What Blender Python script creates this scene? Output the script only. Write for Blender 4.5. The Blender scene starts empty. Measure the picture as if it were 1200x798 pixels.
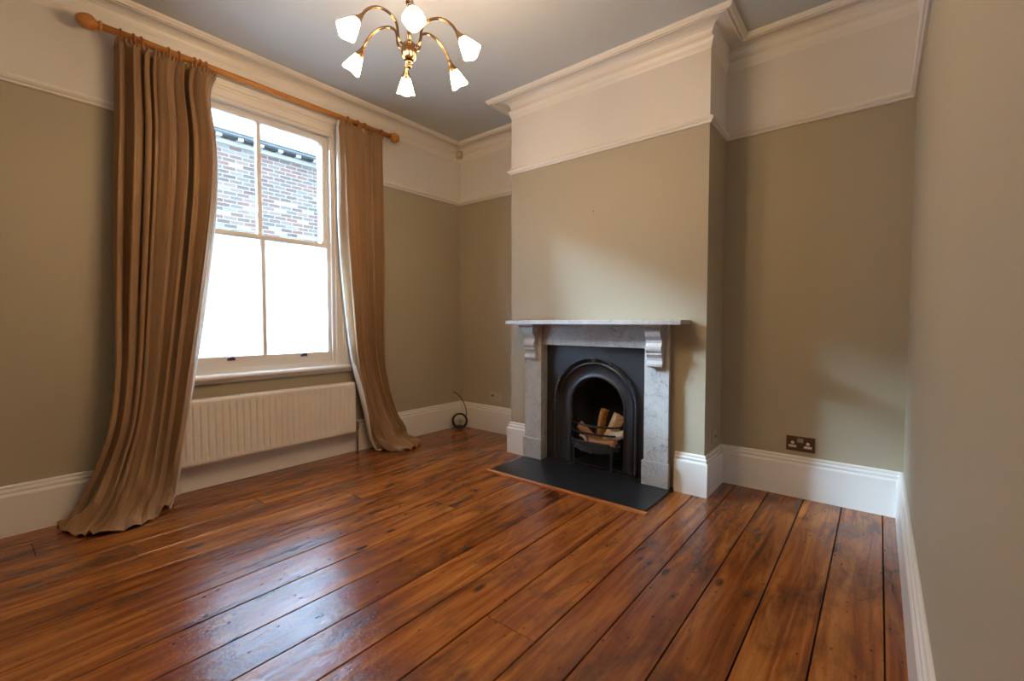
import bpy, bmesh, math, random
from mathutils import Vector, Matrix
PI = math.pi
scene = bpy.context.scene
COL = scene.collection
rnd = random.Random(7)

# ------------------------------------------------------------------ sizes (metres)
XL, XR = -3.309, 0.119          # window wall, right-hand wall
YB = -0.9                       # wall behind the camera
YA1, YA2 = 3.240, 3.174         # alcove walls, left and right of the chimney breast
YC = 2.817                      # face of the chimney breast
XC1, XC2 = -2.290, -0.798
ZC = 2.775                      # ceiling
ZR = 2.212                      # underside of the picture rail
WY0, WY1, WZ0, WZ1 = 0.83, 1.882, 0.715, 2.49   # window opening
FX = -1.556                     # centre of the fireplace

# ------------------------------------------------------------------ materials
def new_mat(name):
    m = bpy.data.materials.new(name); m.use_nodes = True
    nt = m.node_tree
    return m, nt, nt.nodes['Principled BSDF']
def setp(b, **k):
    for n, v in k.items():
        b.inputs[n.replace('_', ' ')].default_value = v
def ramp(nt, stops):
    r = nt.nodes.new('ShaderNodeValToRGB')
    e = r.color_ramp.elements
    while len(e) < len(stops): e.new(0.5)
    for q, (p, c) in zip(e, stops):
        q.position = p; q.color = (*c, 1) if len(c) == 3 else c
    return r
def coords(nt, scale=(1, 1, 1), rot=(0, 0, 0), out='Object'):
    t = nt.nodes.new('ShaderNodeTexCoord'); mp = nt.nodes.new('ShaderNodeMapping')
    mp.inputs['Scale'].default_value = scale; mp.inputs['Rotation'].default_value = rot
    nt.links.new(t.outputs[out], mp.inputs['Vector'])
    return mp.outputs['Vector']
def noise(nt, vec, scale, detail=4, rough=0.55, dist=0):
    n = nt.nodes.new('ShaderNodeTexNoise')
    n.inputs['Scale'].default_value = scale; n.inputs['Detail'].default_value = detail
    n.inputs['Roughness'].default_value = rough; n.inputs['Distortion'].default_value = dist
    if vec is not None: nt.links.new(vec, n.inputs['Vector'])
    return n.outputs['Fac']
def mix(nt, fac, a, b, mode='MIX'):
    m = nt.nodes.new('ShaderNodeMix'); m.data_type = 'RGBA'; m.blend_type = mode
    for sock, v in ((m.inputs['Factor'], fac), (m.inputs['A'], a), (m.inputs['B'], b)):
        if hasattr(v, 'is_output'): nt.links.new(v, sock)
        elif isinstance(v, (int, float)): sock.default_value = v
        else: sock.default_value = (*v, 1)
    return m.outputs['Result']
def mathn(nt, op, a, b=None):
    m = nt.nodes.new('ShaderNodeMath'); m.operation = op
    for i, v in enumerate((a, b)):
        if v is None: continue
        if hasattr(v, 'is_output'): nt.links.new(v, m.inputs[i])
        else: m.inputs[i].default_value = v
    return m.outputs[0]
def bump(nt, b, h, strength=0.2, dist=0.01):
    n = nt.nodes.new('ShaderNodeBump')
    n.inputs['Strength'].default_value = strength; n.inputs['Distance'].default_value = dist
    nt.links.new(h, n.inputs['Height']); nt.links.new(n.outputs['Normal'], b.inputs['Normal'])
    return n

def paint(name, col, rough=0.6, var=0.03, bs=0.06, scale=160):
    m, nt, b = new_mat(name)
    v = coords(nt)
    c = mix(nt, noise(nt, v, 1.7, 3), tuple(x*(1-var) for x in col), tuple(x*(1+var) for x in col))
    nt.links.new(c, b.inputs['Base Color'])
    setp(b, Roughness=rough)
    bump(nt, b, noise(nt, v, scale, 2), bs, 0.002)
    return m
def gloss(name, col, rough=0.35, metal=0.0, **k):
    m, nt, b = new_mat(name)
    v = coords(nt)
    c = mix(nt, noise(nt, v, 30, 3), tuple(x*0.93 for x in col), tuple(min(1, x*1.05) for x in col))
    nt.links.new(c, b.inputs['Base Color'])
    setp(b, Roughness=rough, Metallic=metal, **k)
    return m

M = {}
M['khaki'] = paint('khaki_emulsion', (0.415, 0.363, 0.262))
M['white_wall'] = paint('off_white_emulsion', (0.74, 0.71, 0.67))
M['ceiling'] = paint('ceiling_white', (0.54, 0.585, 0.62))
M['trim'] = paint('satin_white_paint', (0.80, 0.775, 0.735), 0.35, 0.02, 0.02)
M['gloss_white'] = paint('gloss_white_paint', (0.82, 0.80, 0.77), 0.25, 0.02, 0.01)
M['enamel'] = gloss('cream_enamel', (0.80, 0.765, 0.71), 0.3)

def floor_mat():
    m, nt, b = new_mat('varnished_pine_boards')
    att = nt.nodes.new('ShaderNodeAttribute'); att.attribute_name = 'board'
    sep = nt.nodes.new('ShaderNodeSeparateColor'); nt.links.new(att.outputs['Color'], sep.inputs['Color'])
    tc = nt.nodes.new('ShaderNodeTexCoord')
    off = nt.nodes.new('ShaderNodeVectorMath'); off.operation = 'MULTIPLY_ADD'
    nt.links.new(att.outputs['Color'], off.inputs[0]); off.inputs[1].default_value = (7, 13, 5)
    nt.links.new(tc.outputs['Object'], off.inputs[2])
    def mp(s):
        q = nt.nodes.new('ShaderNodeMapping'); q.inputs['Scale'].default_value = s
        nt.links.new(off.outputs[0], q.inputs['Vector']); return q.outputs['Vector']
    grain = noise(nt, mp((11, 0.8, 1)), 2.0, 7, 0.60, 0.8)
    fine = noise(nt, mp((140, 3, 1)), 2.0, 4, 0.6)
    blot = noise(nt, mp((3.6, 1.5, 1)), 1.5, 6, 0.68, 0.7)
    base = ramp(nt, [(0.28, (0.115, 0.026, 0.0055)), (0.44, (0.230, 0.059, 0.0105)), (0.58, (0.350, 0.113, 0.0205)), (0.74, (0.47, 0.180, 0.036))])
    nt.links.new(grain, base.inputs['Fac'])
    c = mix(nt, mathn(nt, 'MULTIPLY', fine, 0.28), base.outputs['Color'], (0.115, 0.027, 0.007))
    rb = ramp(nt, [(0.48, (0, 0, 0)), (0.66, (1, 1, 1))]); nt.links.new(blot, rb.inputs['Fac'])
    c = mix(nt, mathn(nt, 'MULTIPLY', rb.outputs['Color'], 0.72), c, (0.060, 0.017, 0.007))
    tone = ramp(nt, [(0.0, (0.72, 0.64, 0.60)), (0.5, (1.0, 1.0, 1.0)), (1.0, (1.18, 1.22, 1.25))])
    nt.links.new(sep.outputs['Red'], tone.inputs['Fac'])
    c = mix(nt, 1.0, c, tone.outputs['Color'], 'MULTIPLY')
    # knots
    vor = nt.nodes.new('ShaderNodeTexVoronoi'); vor.inputs['Scale'].default_value = 1.0
    nt.links.new(mp((6.5, 2.6, 1)), vor.inputs['Vector'])
    kn = ramp(nt, [(0.055, (1, 1, 1)), (0.13, (0, 0, 0))]); nt.links.new(vor.outputs['Distance'], kn.inputs['Fac'])
    c = mix(nt, mathn(nt, 'MULTIPLY', kn.outputs['Color'], 0.85), c, (0.020, 0.007, 0.005))
    # small nail holes and dents
    vor2 = nt.nodes.new('ShaderNodeTexVoronoi'); vor2.inputs['Scale'].default_value = 1.0
    nt.links.new(mp((24, 13, 1)), vor2.inputs['Vector'])
    k2 = ramp(nt, [(0.07, (1, 1, 1)), (0.12, (0, 0, 0))]); nt.links.new(vor2.outputs['Distance'], k2.inputs['Fac'])
    c = mix(nt, mathn(nt, 'MULTIPLY', k2.outputs['Color'], 0.6), c, (0.02, 0.008, 0.006))
    nt.links.new(c, b.inputs['Base Color'])
    rr = ramp(nt, [(0.3, (0.13,)*3), (0.7, (0.26,)*3)]); nt.links.new(blot, rr.inputs['Fac'])
    nt.links.new(rr.outputs['Color'], b.inputs['Roughness'])
    setp(b, IOR=1.56)
    h = mathn(nt, 'ADD', mathn(nt, 'MULTIPLY', noise(nt, mp((9, 3.5, 1)), 3.0, 4, 0.6), 1.0), mathn(nt, 'MULTIPLY', fine, 0.10))
    h = mathn(nt, 'ADD', h, mathn(nt, 'MULTIPLY', noise(nt, mp((46, 36, 1)), 2.0, 4, 0.65), 0.32))
    h = mathn(nt, 'ADD', h, mathn(nt, 'MULTIPLY', k2.outputs['Color'], -0.2))
    bump(nt, b, h, 0.40, 0.006)
    return m
M['boards'] = floor_mat()
M['gap'] = gloss('dark_gap', (0.010, 0.006, 0.004), 0.9)

def wood(name, dark, light, rough=0.35, axis=(1.5, 14, 14), scale=6):
    m, nt, b = new_mat(name)
    v = coords(nt, axis)
    r = ramp(nt, [(0.3, dark), (0.7, light)]); nt.links.new(noise(nt, v, scale, 5, 0.6, 0.5), r.inputs['Fac'])
    nt.links.new(r.outputs['Color'], b.inputs['Base Color']); setp(b, Roughness=rough)
    bump(nt, b, noise(nt, v, scale*3, 3), 0.08, 0.002)
    return m
M['pole'] = wood('honey_pine_pole', (0.42, 0.155, 0.030), (0.62, 0.27, 0.06), 0.3, (14, 1.5, 14))
M['ring'] = wood('dark_wood_ring', (0.27, 0.085, 0.018), (0.42, 0.15, 0.035), 0.3)
M['edging'] = wood('orange_pine_edging', (0.34, 0.105, 0.02), (0.5, 0.18, 0.04), 0.3)

def velvet(name, c0, c1, sheen=0.35):
    m, nt, b = new_mat(name)
    v = coords(nt, (1, 1, 0.35))
    r = ramp(nt, [(0.3, c0), (0.7, c1)]); nt.links.new(noise(nt, v, 5, 4, 0.55), r.inputs['Fac'])
    nt.links.new(r.outputs['Color'], b.inputs['Base Color'])
    setp(b, Roughness=0.85, Sheen_Weight=sheen, Sheen_Roughness=0.45)
    b.inputs['Sheen Tint'].default_value = (0.9, 0.72, 0.5, 1)
    b.inputs['Specular IOR Level'].default_value = 0.15
    bump(nt, b, noise(nt, coords(nt), 600, 2), 0.12, 0.001)
    return m
M['velvet'] = velvet('brown_velvet', (0.245, 0.145, 0.073), (0.32, 0.195, 0.103))
M['lining'] = velvet('pale_lining', (0.62, 0.58, 0.53), (0.70, 0.66, 0.60), 0.1)

def marble():
    m, nt, b = new_mat('grey_veined_marble')
    v = coords(nt)
    r = ramp(nt, [(0.25, (0.40, 0.40, 0.405)), (0.55, (0.49, 0.487, 0.48)), (0.8, (0.57, 0.565, 0.55))])
    nt.links.new(noise(nt, v, 9, 7, 0.68, 0.9), r.inputs['Fac'])
    def vein(scale, dist, w, rot):
        n = noise(nt, coords(nt, (1, 1, 0.75), rot), scale, 5, 0.62, dist)
        a = mathn(nt, 'ABSOLUTE', mathn(nt, 'SUBTRACT', n, 0.5))
        q = ramp(nt, [(0.0, (1, 1, 1)), (w, (0, 0, 0))]); nt.links.new(a, q.inputs['Fac']); return q.outputs['Color']
    c = mix(nt, mathn(nt, 'MULTIPLY', vein(4.5, 1.2, 0.009, (0.3, 0.6, 0.9)), 0.6), r.outputs['Color'], (0.16, 0.165, 0.175))
    c = mix(nt, mathn(nt, 'MULTIPLY', vein(11, 0.7, 0.014, (1.0, 0.2, 0.4)), 0.28), c, (0.25, 0.255, 0.265))
    nt.links.new(c, b.inputs['Base Color']); setp(b, Roughness=0.27)
    return m
M['marble'] = marble()

def iron():
    m, nt, b = new_mat('black_cast_iron')
    v = coords(nt)
    c = mix(nt, noise(nt, v, 14, 5), (0.006, 0.0065, 0.0080), (0.019, 0.021, 0.026))
    nt.links.new(c, b.inputs['Base Color']); setp(b, Roughness=0.40, Metallic=0.0, IOR=1.6)
    bump(nt, b, noise(nt, v, 220, 3), 0.25, 0.002)
    return m
M['iron'] = iron()
M['soot'] = paint('soot', (0.012, 0.0105, 0.0095), 0.9, 0.3, 0.3, 60)
def slate():
    m, nt, b = new_mat('dark_slate')
    v = coords(nt)
    c = mix(nt, noise(nt, v, 7, 6, 0.65), (0.007, 0.009, 0.012), (0.020, 0.024, 0.030))
    sc = ramp(nt, [(0.0, (1, 1, 1)), (0.004, (0, 0, 0))])
    nt.links.new(mathn(nt, 'ABSOLUTE', mathn(nt, 'SUBTRACT', noise(nt, coords(nt, (2, 6, 1)), 1.3, 2, 0.4, 0.3), 0.55)), sc.inputs['Fac'])
    c = mix(nt, mathn(nt, 'MULTIPLY', sc.outputs['Color'], 0.10), c, (0.2, 0.2, 0.2))
    nt.links.new(c, b.inputs['Base Color']); setp(b, Roughness=0.33)
    bump(nt, b, noise(nt, v, 24, 4), 0.12, 0.004)
    return m
M['slate'] = slate()
M['brass'] = gloss('antique_brass', (0.27, 0.17, 0.095), 0.22, 1.0)
M['bronze'] = gloss('brown_bronze_plate', (0.13, 0.065, 0.035), 0.4, 0.4)
M['pale_plastic'] = gloss('pale_plastic', (0.68, 0.62, 0.52), 0.35)
M['grey_plastic'] = gloss('grey_plastic', (0.30, 0.29, 0.28), 0.35)
M['beige_plastic'] = gloss('beige_plastic', (0.60, 0.50, 0.30), 0.4)
M['khaki_plastic'] = gloss('khaki_painted_plate', (0.50, 0.44, 0.345), 0.4)
M['black_plastic'] = gloss('black_plastic', (0.010, 0.010, 0.011), 0.4)
M['dark_metal'] = gloss('dark_metal', (0.12, 0.125, 0.13), 0.4, 0.8)
M['copper'] = gloss('painted_copper', (0.22, 0.12, 0.07), 0.4, 0.6)

def log_mat(name, c0, c1, scale=9):
    m, nt, b = new_mat(name)
    v = coords(nt, (1, 7, 7))
    r = ramp(nt, [(0.3, c0), (0.7, c1)]); nt.links.new(noise(nt, v, scale, 6, 0.65, 0.4), r.inputs['Fac'])
    nt.links.new(r.outputs['Color'], b.inputs['Base Color']); setp(b, Roughness=0.85)
    bump(nt, b, noise(nt, v, scale*2, 5), 0.5, 0.006)
    return m
M['split'] = log_mat('split_wood_pale', (0.50, 0.30, 0.15), (0.74, 0.52, 0.31))
M['split_orange'] = log_mat('split_wood_orange', (0.38, 0.16, 0.04), (0.60, 0.30, 0.09))
M['bark'] = log_mat('brown_bark', (0.20, 0.085, 0.028), (0.42, 0.20, 0.075), 14)
M['white_bark'] = log_mat('white_bark', (0.55, 0.47, 0.38), (0.78, 0.72, 0.64), 12)

def brick():
    m, nt, b = new_mat('weathered_brick')
    v = coords(nt, (1, 1, 1), (0, 0, 0))
    # lay the bricks along y and z of the wall
    sx = nt.nodes.new('ShaderNodeSeparateXYZ'); nt.links.new(v, sx.inputs[0])
    cx = nt.nodes.new('ShaderNodeCombineXYZ')
    nt.links.new(sx.outputs['Y'], cx.inputs['X']); nt.links.new(sx.outputs['Z'], cx.inputs['Y'])
    bt = nt.nodes.new('ShaderNodeTexBrick'); nt.links.new(cx.outputs[0], bt.inputs['Vector'])
    bt.inputs['Scale'].default_value = 1.0
    bt.inputs['Brick Width'].default_value = 0.225; bt.inputs['Row Height'].default_value = 0.075
    bt.inputs['Mortar Size'].default_value = 0.009; bt.inputs['Mortar Smooth'].default_value = 0.2
    bt.inputs['Color1'].default_value = (0.0, 0.0, 0.0, 1); bt.inputs['Color2'].default_value = (1, 1, 1, 1)
    bt.inputs['Mortar'].default_value = (0.5, 0.5, 0.5, 1)
    bt.inputs['Bias'].default_value = 0.0
    bc = ramp(nt, [(0.0, (0.0372, 0.0136, 0.0105)), (0.25, (0.085, 0.030, 0.020)), (0.42, (0.0322, 0.0236, 0.0229)), (0.6, (0.105, 0.060, 0.043)), (0.8, (0.0527, 0.0409, 0.0384)), (1.0, (0.17, 0.158, 0.145))])
    nt.links.new(bt.outputs['Color'], bc.inputs['Fac'])
    c = mix(nt, mathn(nt, 'MULTIPLY', noise(nt, v, 9, 6, 0.7), 0.35), bc.outputs['Color'], (0.0924, 0.0871, 0.0845))
    c = mix(nt, bt.outputs['Fac'], c, (0.1386, 0.1353, 0.1320))
    nt.links.new(c, b.inputs['Base Color']); setp(b, Roughness=0.9)
    bump(nt, b, noise(nt, v, 25, 4), 0.4, 0.01)
    return m
M['brick'] = brick()
def roof():
    m, nt, b = new_mat('slate_roof')
    v = coords(nt)
    sx = nt.nodes.new('ShaderNodeSeparateXYZ'); nt.links.new(v, sx.inputs[0])
    cx = nt.nodes.new('ShaderNodeCombineXYZ')
    nt.links.new(sx.outputs['Y'], cx.inputs['X']); nt.links.new(sx.outputs['Z'], cx.inputs['Y'])
    bt = nt.nodes.new('ShaderNodeTexBrick'); nt.links.new(cx.outputs[0], bt.inputs['Vector'])
    bt.inputs['Scale'].default_value = 1.0
    bt.inputs['Brick Width'].default_value = 0.3; bt.inputs['Row Height'].default_value = 0.13
    bt.inputs['Mortar Size'].default_value = 0.008
    bt.inputs['Color1'].default_value = (0.060, 0.063, 0.067, 1); bt.inputs['Color2'].default_value = (0.085, 0.088, 0.092, 1)
    bt.inputs['Mortar'].default_value = (0.045, 0.047, 0.05, 1)
    nt.links.new(bt.outputs['Color'], b.inputs['Base Color']); setp(b, Roughness=0.6)
    return m
M['roof'] = roof()
M['stone'] = paint('pale_stone', (0.22, 0.215, 0.21), 0.85)
M['gutter'] = gloss('dark_gutter', (0.004, 0.007, 0.010), 0.5)
M['ground'] = paint('yard_concrete', (0.09, 0.088, 0.085), 0.9)

def clear_glass():
    m = bpy.data.materials.new('clear_glass'); m.use_nodes = True; nt = m.node_tree; nt.nodes.clear()
    o = nt.nodes.new('ShaderNodeOutputMaterial'); t = nt.nodes.new('ShaderNodeBsdfTransparent')
    t.inputs['Color'].default_value = (0.93, 0.96, 0.96, 1)
    g = nt.nodes.new('ShaderNodeBsdfGlossy'); g.inputs['Roughness'].default_value = 0.02
    f = nt.nodes.new('ShaderNodeFresnel'); f.inputs['IOR'].default_value = 1.45
    x = nt.nodes.new('ShaderNodeMixShader')
    nt.links.new(f.outputs[0], x.inputs[0]); nt.links.new(t.outputs[0], x.inputs[1]); nt.links.new(g.outputs[0], x.inputs[2])
    nt.links.new(x.outputs[0], o.inputs['Surface'])
    return m
M['glass'] = clear_glass()
def frosted():
    m = bpy.data.materials.new('frosted_glass'); m.use_nodes = True; nt = m.node_tree; nt.nodes.clear()
    o = nt.nodes.new('ShaderNodeOutputMaterial'); t = nt.nodes.new('ShaderNodeBsdfTranslucent')
    v = coords(nt)
    vo = nt.nodes.new('ShaderNodeTexVoronoi'); vo.inputs['Scale'].default_value = 95; nt.links.new(v, vo.inputs['Vector'])
    r = ramp(nt, [(0.10, (0.50, 0.535, 0.57)), (0.34, (0.80, 0.84, 0.88))]); nt.links.new(vo.outputs['Distance'], r.inputs['Fac'])
    nt.links.new(r.outputs['Color'], t.inputs['Color'])
    g = nt.nodes.new('ShaderNodeBsdfGlossy'); g.inputs['Roughness'].default_value = 0.25
    x = nt.nodes.new('ShaderNodeMixShader'); x.inputs[0].default_value = 0.04
    nt.links.new(t.outputs[0], x.inputs[1]); nt.links.new(g.outputs[0], x.inputs[2])
    nt.links.new(x.outputs[0], o.inputs['Surface'])
    return m
M['frosted'] = frosted()
LAMP_E = 128.0
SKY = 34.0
def lamp_glass():
    m, nt, b = new_mat('lit_opal_glass')
    v = coords(nt)
    c = mix(nt, noise(nt, v, 12, 2), (1.0, 0.655, 0.36), (1.0, 0.685, 0.40))
    nt.links.new(c, b.inputs['Emission Color'])
    setp(b, Emission_Strength=LAMP_E, Roughness=0.3)
    b.inputs['Base Color'].default_value = (0.85, 0.82, 0.76, 1)
    return m
M['lit'] = lamp_glass()

# ------------------------------------------------------------------ mesh helpers
class MB:
    def __init__(s): s.v = []; s.f = []; s.m = []; s.sm = []
    def add(s, vs, fs, mi=0, smooth=False):
        o = len(s.v); s.v += [tuple(p) for p in vs]
        for f in fs: s.f.append(tuple(i+o for i in f)); s.m.append(mi); s.sm.append(smooth)
        return s
    def box(s, x0, x1, y0, y1, z0, z1, mi=0):
        if x1 < x0: x0, x1 = x1, x0
        if y1 < y0: y0, y1 = y1, y0
        if z1 < z0: z0, z1 = z1, z0
        vs = [(x, y, z) for x in (x0, x1) for y in (y0, y1) for z in (z0, z1)]
        return s.add(vs, [(0, 1, 3, 2), (4, 6, 7, 5), (0, 4, 5, 1), (2, 3, 7, 6), (0, 2, 6, 4), (1, 5, 7, 3)], mi)
    def grid(s, rows, mi=0, smooth=True, closed_u=False):
        n = len(rows[0]); vs = [p for r in rows for p in r]; fs = []
        for i in range(len(rows)-1):
            for j in range(n if closed_u else n-1):
                k = (j+1) % n
                fs.append((i*n+j, i*n+k, (i+1)*n+k, (i+1)*n+j))
        return s.add(vs, fs, mi, smooth)
    def prism(s, poly, axis, a0, a1, mi=0, smooth=False):
        # poly: 2D points in the other two axes (order x,y,z without axis)
        n = len(poly)
        def P(q, a):
            c = list(q); c.insert(axis, a); return tuple(c)
        vs = [P(q, a0) for q in poly]+[P(q, a1) for q in poly]
        s.add(vs, [tuple(range(n))[::-1], tuple(range(n, 2*n))], mi)
        return s.add(vs, [(i, (i+1) % n, n+(i+1) % n, n+i) for i in range(n)], mi, smooth)
    def lathe(s, prof, center=(0, 0, 0), axis=(0, 0, 1), seg=20, mi=0, smooth=True, ribs=0, ribamp=0.0):
        ax = Vector(axis).normalized()
        u = ax.orthogonal().normalized(); w = ax.cross(u)
        rows = []
        for r, h in prof:
            row = []
            for k in range(seg):
                a = 2*PI*k/seg; rr = r*(1+ribamp*abs(math.sin(a*ribs/2))) if ribs else r
                row.append(Vector(center)+ax*h+u*(rr*math.cos(a))+w*(rr*math.sin(a)))
            rows.append(row)
        s.grid(rows, mi, smooth, True)
        n = seg
        if prof[0][0] > 1e-6: s.add(rows[0], [tuple(range(n))[::-1]], mi)
        if prof[-1][0] > 1e-6: s.add(rows[-1], [tuple(range(n))], mi)
        return s
    def tube(s, pts, rad, seg=10, mi=0, smooth=True, closed=False):
        pts = [Vector(p) for p in pts]; n = len(pts)
        rad = rad if isinstance(rad, (list, tuple)) else [rad]*n
        rows = []; u = None
        for i, p in enumerate(pts):
            if closed: t = pts[(i+1) % n]-pts[i-1]
            else: t = pts[min(i+1, n-1)]-pts[max(i-1, 0)]
            t.normalize()
            if u is None: u = t.orthogonal().normalized()
            u = (u-t*u.dot(t)).normalized(); w = t.cross(u)
            rows.append([p+u*(rad[i]*math.cos(2*PI*k/seg))+w*(rad[i]*math.sin(2*PI*k/seg)) for k in range(seg)])
        if closed: rows.append(rows[0])
        s.grid(rows, mi, smooth, True)
        if not closed:
            s.add(rows[0], [tuple(range(seg))[::-1]], mi); s.add(rows[-1], [tuple(range(seg))], mi)
        return s
    def sphere(s, c, r, seg=12, rings=8, sc=(1, 1, 1), mi=0):
        rows = []
        for i in range(rings+1):
            a = PI*i/rings
            rows.append([(c[0]+r*sc[0]*math.sin(a)*math.cos(2*PI*k/seg), c[1]+r*sc[1]*math.sin(a)*math.sin(2*PI*k/seg), c[2]-r*sc[2]*math.cos(a)) for k in range(seg)])
        return s.grid(rows, mi, True, True)
    def sweep(s, path, prof, closed=False, mi=0, smooth=False):
        # path: xy points with the room on the right-hand side; prof: (distance into the room, z), a closed outline
        n = len(path); P = [Vector(p) for p in path]; rows = []
        def nrm(a, b): d = (b-a).normalized(); return Vector((d.y, -d.x))
        for i in range(n):
            if closed or 0 < i < n-1:
                n1 = nrm(P[i-1], P[i]); n2 = nrm(P[i], P[(i+1) % n])
                m = (n1+n2); m = m/(1+n1.dot(n2))
            elif i == 0: m = nrm(P[0], P[1])
            else: m = nrm(P[-2], P[-1])
            rows.append([(P[i].x+m.x*d, P[i].y+m.y*d, z) for d, z in prof])
        if closed: rows.append(rows[0])
        s.grid(rows, mi, smooth, True)
        if not closed:
            k = len(prof); s.add(rows[0], [tuple(range(k))], mi); s.add(rows[-1], [tuple(range(k))[::-1]], mi)
        return s
    def build(s, name, mats, parent=None, loc=None, bevel=0, seg=2, fix=True, merge=True):
        me = bpy.data.meshes.new(name)
        lc = Vector(loc) if loc else Vector((0, 0, 0))
        me.from_pydata([tuple(Vector(p)-lc) for p in s.v], [], s.f)
        for m in (mats if isinstance(mats, (list, tuple)) else [mats]): me.materials.append(m)
        for i, p in enumerate(me.polygons): p.material_index = s.m[i]; p.use_smooth = s.sm[i]
        if merge or fix:
            bm = bmesh.new(); bm.from_mesh(me)
            if merge: bmesh.ops.remove_doubles(bm, verts=bm.verts, dist=1e-6)
            if fix: bmesh.ops.recalc_face_normals(bm, faces=bm.faces)
            bm.to_mesh(me); bm.free()
        o = bpy.data.objects.new(name, me); COL.objects.link(o)
        if parent is not None:
            o.parent = parent
            # parent empties carry only a translation, so express the child in its frame
            base = Vector((0, 0, 0)); q = parent
            while q: base += q.location; q = q.parent
            o.location = lc-base
        else: o.location = lc
        if bevel:
            b = o.modifiers.new('bevel', 'BEVEL'); b.width = bevel; b.segments = seg; b.limit_method = 'ANGLE'; b.angle_limit = math.radians(40)
        return o
def tag(o, label, cat, group=None, kind=None):
    o['label'] = label; o['category'] = cat
    if group: o['group'] = group
    if kind: o['kind'] = kind
    return o
def empty(name, loc):
    o = bpy.data.objects.new(name, None); o.empty_display_size = 0.1; o.location = loc; COL.objects.link(o); return o
def struct(o, label=None, cat=None):
    o['kind'] = 'structure'
    if label: o['label'] = label
    if cat: o['category'] = cat
    return o
def copy_tree(o, parent=None):
    c = o.copy(); COL.objects.link(c); c.parent = parent
    for ch in [q for q in bpy.data.objects if q.parent == o]: copy_tree(ch, c)
    return c
def cr(P, t):
    # Catmull-Rom through the points P, t in 0..1
    n = len(P)-1; f = min(max(t, 0), 1)*n; i = min(int(f), n-1); u = f-i
    p0, p1, p2, p3 = P[max(i-1, 0)], P[i], P[i+1], P[min(i+2, n)]
    return tuple(0.5*((2*b)+(-a+c)*u+(2*a-5*b+4*c-d)*u*u+(-a+3*b-3*c+d)*u**3) for a, b, c, d in zip(p0, p1, p2, p3))

# ------------------------------------------------------------------ floor
seams = [XL-0.03, -3.10, -2.92, -2.733, -2.565, -2.37, -2.22, -2.02, -1.82, -1.63, -1.447, -1.255, -1.068, -0.852, -0.693, -0.507, -0.322, -0.140, 0.040, XR+0.03]
joints = {3: [0.49, 2.1], 4: [1.5], 5: [2.4], 7: [1.75], 9: [-0.1, 2.35], 11: [0.4], 12: [1.17], 14: [0.2], 16: [0.3], 2: [1.1], 1: [0.2, 2.5]}
fl = MB(); bcol = []
for i in range(len(seams)-1):
    cuts = [YB-0.02]+joints.get(i, [])+[YA1+0.02]
    g = [0.0020, 0.0028, 0.0015, 0.0034][i % 4]
    for a, b in zip(cuts[:-1], cuts[1:]):
        n0 = len(fl.f); x0, x1, y0, y1, w = seams[i]+g, seams[i+1]-g, a+0.0008, b-0.0008, 0.0015
        lo = [(x0, y0, -0.02), (x1, y0, -0.02), (x1, y1, -0.02), (x0, y1, -0.02)]
        m1 = [(x, y, -w) for x, y, _ in lo]
        hi = [(x0+w, y0+w, 0), (x1-w, y0+w, 0), (x1-w, y1-w, 0), (x0+w, y1-w, 0)]
        fl.add(lo+m1+hi, [(8, 9, 10, 11)]+[(k, (k+1) % 4, 4+(k+1) % 4, 4+k) for k in range(4)]+[(4+k, 4+(k+1) % 4, 8+(k+1) % 4, 8+k) for k in range(4)])
        c = (rnd.random(), rnd.random(), rnd.random(), 1)
        bcol += [c]*(len(fl.f)-n0)
n0 = len(fl.f); fl.box(XL-0.25, XR+0.2, YB-0.2, YA1+0.2, -0.15, -0.02, 1); bcol += [(0, 0, 0, 1)]*(len(fl.f)-n0)
floor = fl.build('floor', [M['boards'], M['gap']], fix=False, merge=False)
ca = floor.data.color_attributes.new('board', 'FLOAT_COLOR', 'CORNER')
for p in floor.data.polygons:
    for li in p.loop_indices: ca.data[li].color = bcol[p.index]
struct(floor, 'varnished wide pine floorboards', 'floor')

# ------------------------------------------------------------------ walls and ceiling
def split_box(mb, x0, x1, y0, y1, z0, z1):
    if z0 < ZR < z1:
        mb.box(x0, x1, y0, y1, z0, ZR, 0); mb.box(x0, x1, y0, y1, ZR, z1, 1)
    else: mb.box(x0, x1, y0, y1, z0, z1, 0 if z1 <= ZR+1e-6 else 1)
WM = [M['khaki'], M['white_wall']]
T = 0.24
w = MB()
split_box(w, XL-T, XL, YB-T, WY0, 0, ZC); split_box(w, XL-T, XL, WY1, YA1+T, 0, ZC)
split_box(w, XL-T, XL, WY0, WY1, 0, WZ0); split_box(w, XL-T, XL, WY0, WY1, WZ1, ZC)
struct(w.build('wall_left', WM, fix=False, merge=False), 'window wall, khaki below and white above the picture rail', 'wall')
w = MB(); split_box(w, XR, XR+T, YB-T, YA2+T, 0, ZC)
struct(w.build('wall_right', WM, fix=False, merge=False), 'right-hand wall, khaki below and white above the picture rail', 'wall')
w = MB(); split_box(w, XL, XR, YB-T, YB, 0, ZC)
struct(w.build('wall_back', WM, fix=False, merge=False), 'wall behind the camera', 'wall')
w = MB(); split_box(w, XL, XC1, YA1, YA1+T, 0, ZC)
struct(w.build('wall_far_left', WM, fix=False, merge=False), 'alcove wall left of the chimney breast', 'wall')
w = MB(); split_box(w, XC2, XR, YA2, YA2+T, 0, ZC)
struct(w.build('wall_far_right', WM, fix=False, merge=False), 'alcove wall right of the chimney breast', 'wall')
w = MB(); hx0, hx1, hz = -1.988, -1.132, 0.90; yb = YA1+T
split_box(w, XC1, hx0, YC, yb, 0, ZC); split_box(w, hx1, XC2, YC, yb, 0, ZC); split_box(w, hx0, hx1, YC, yb, hz, ZC)
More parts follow.
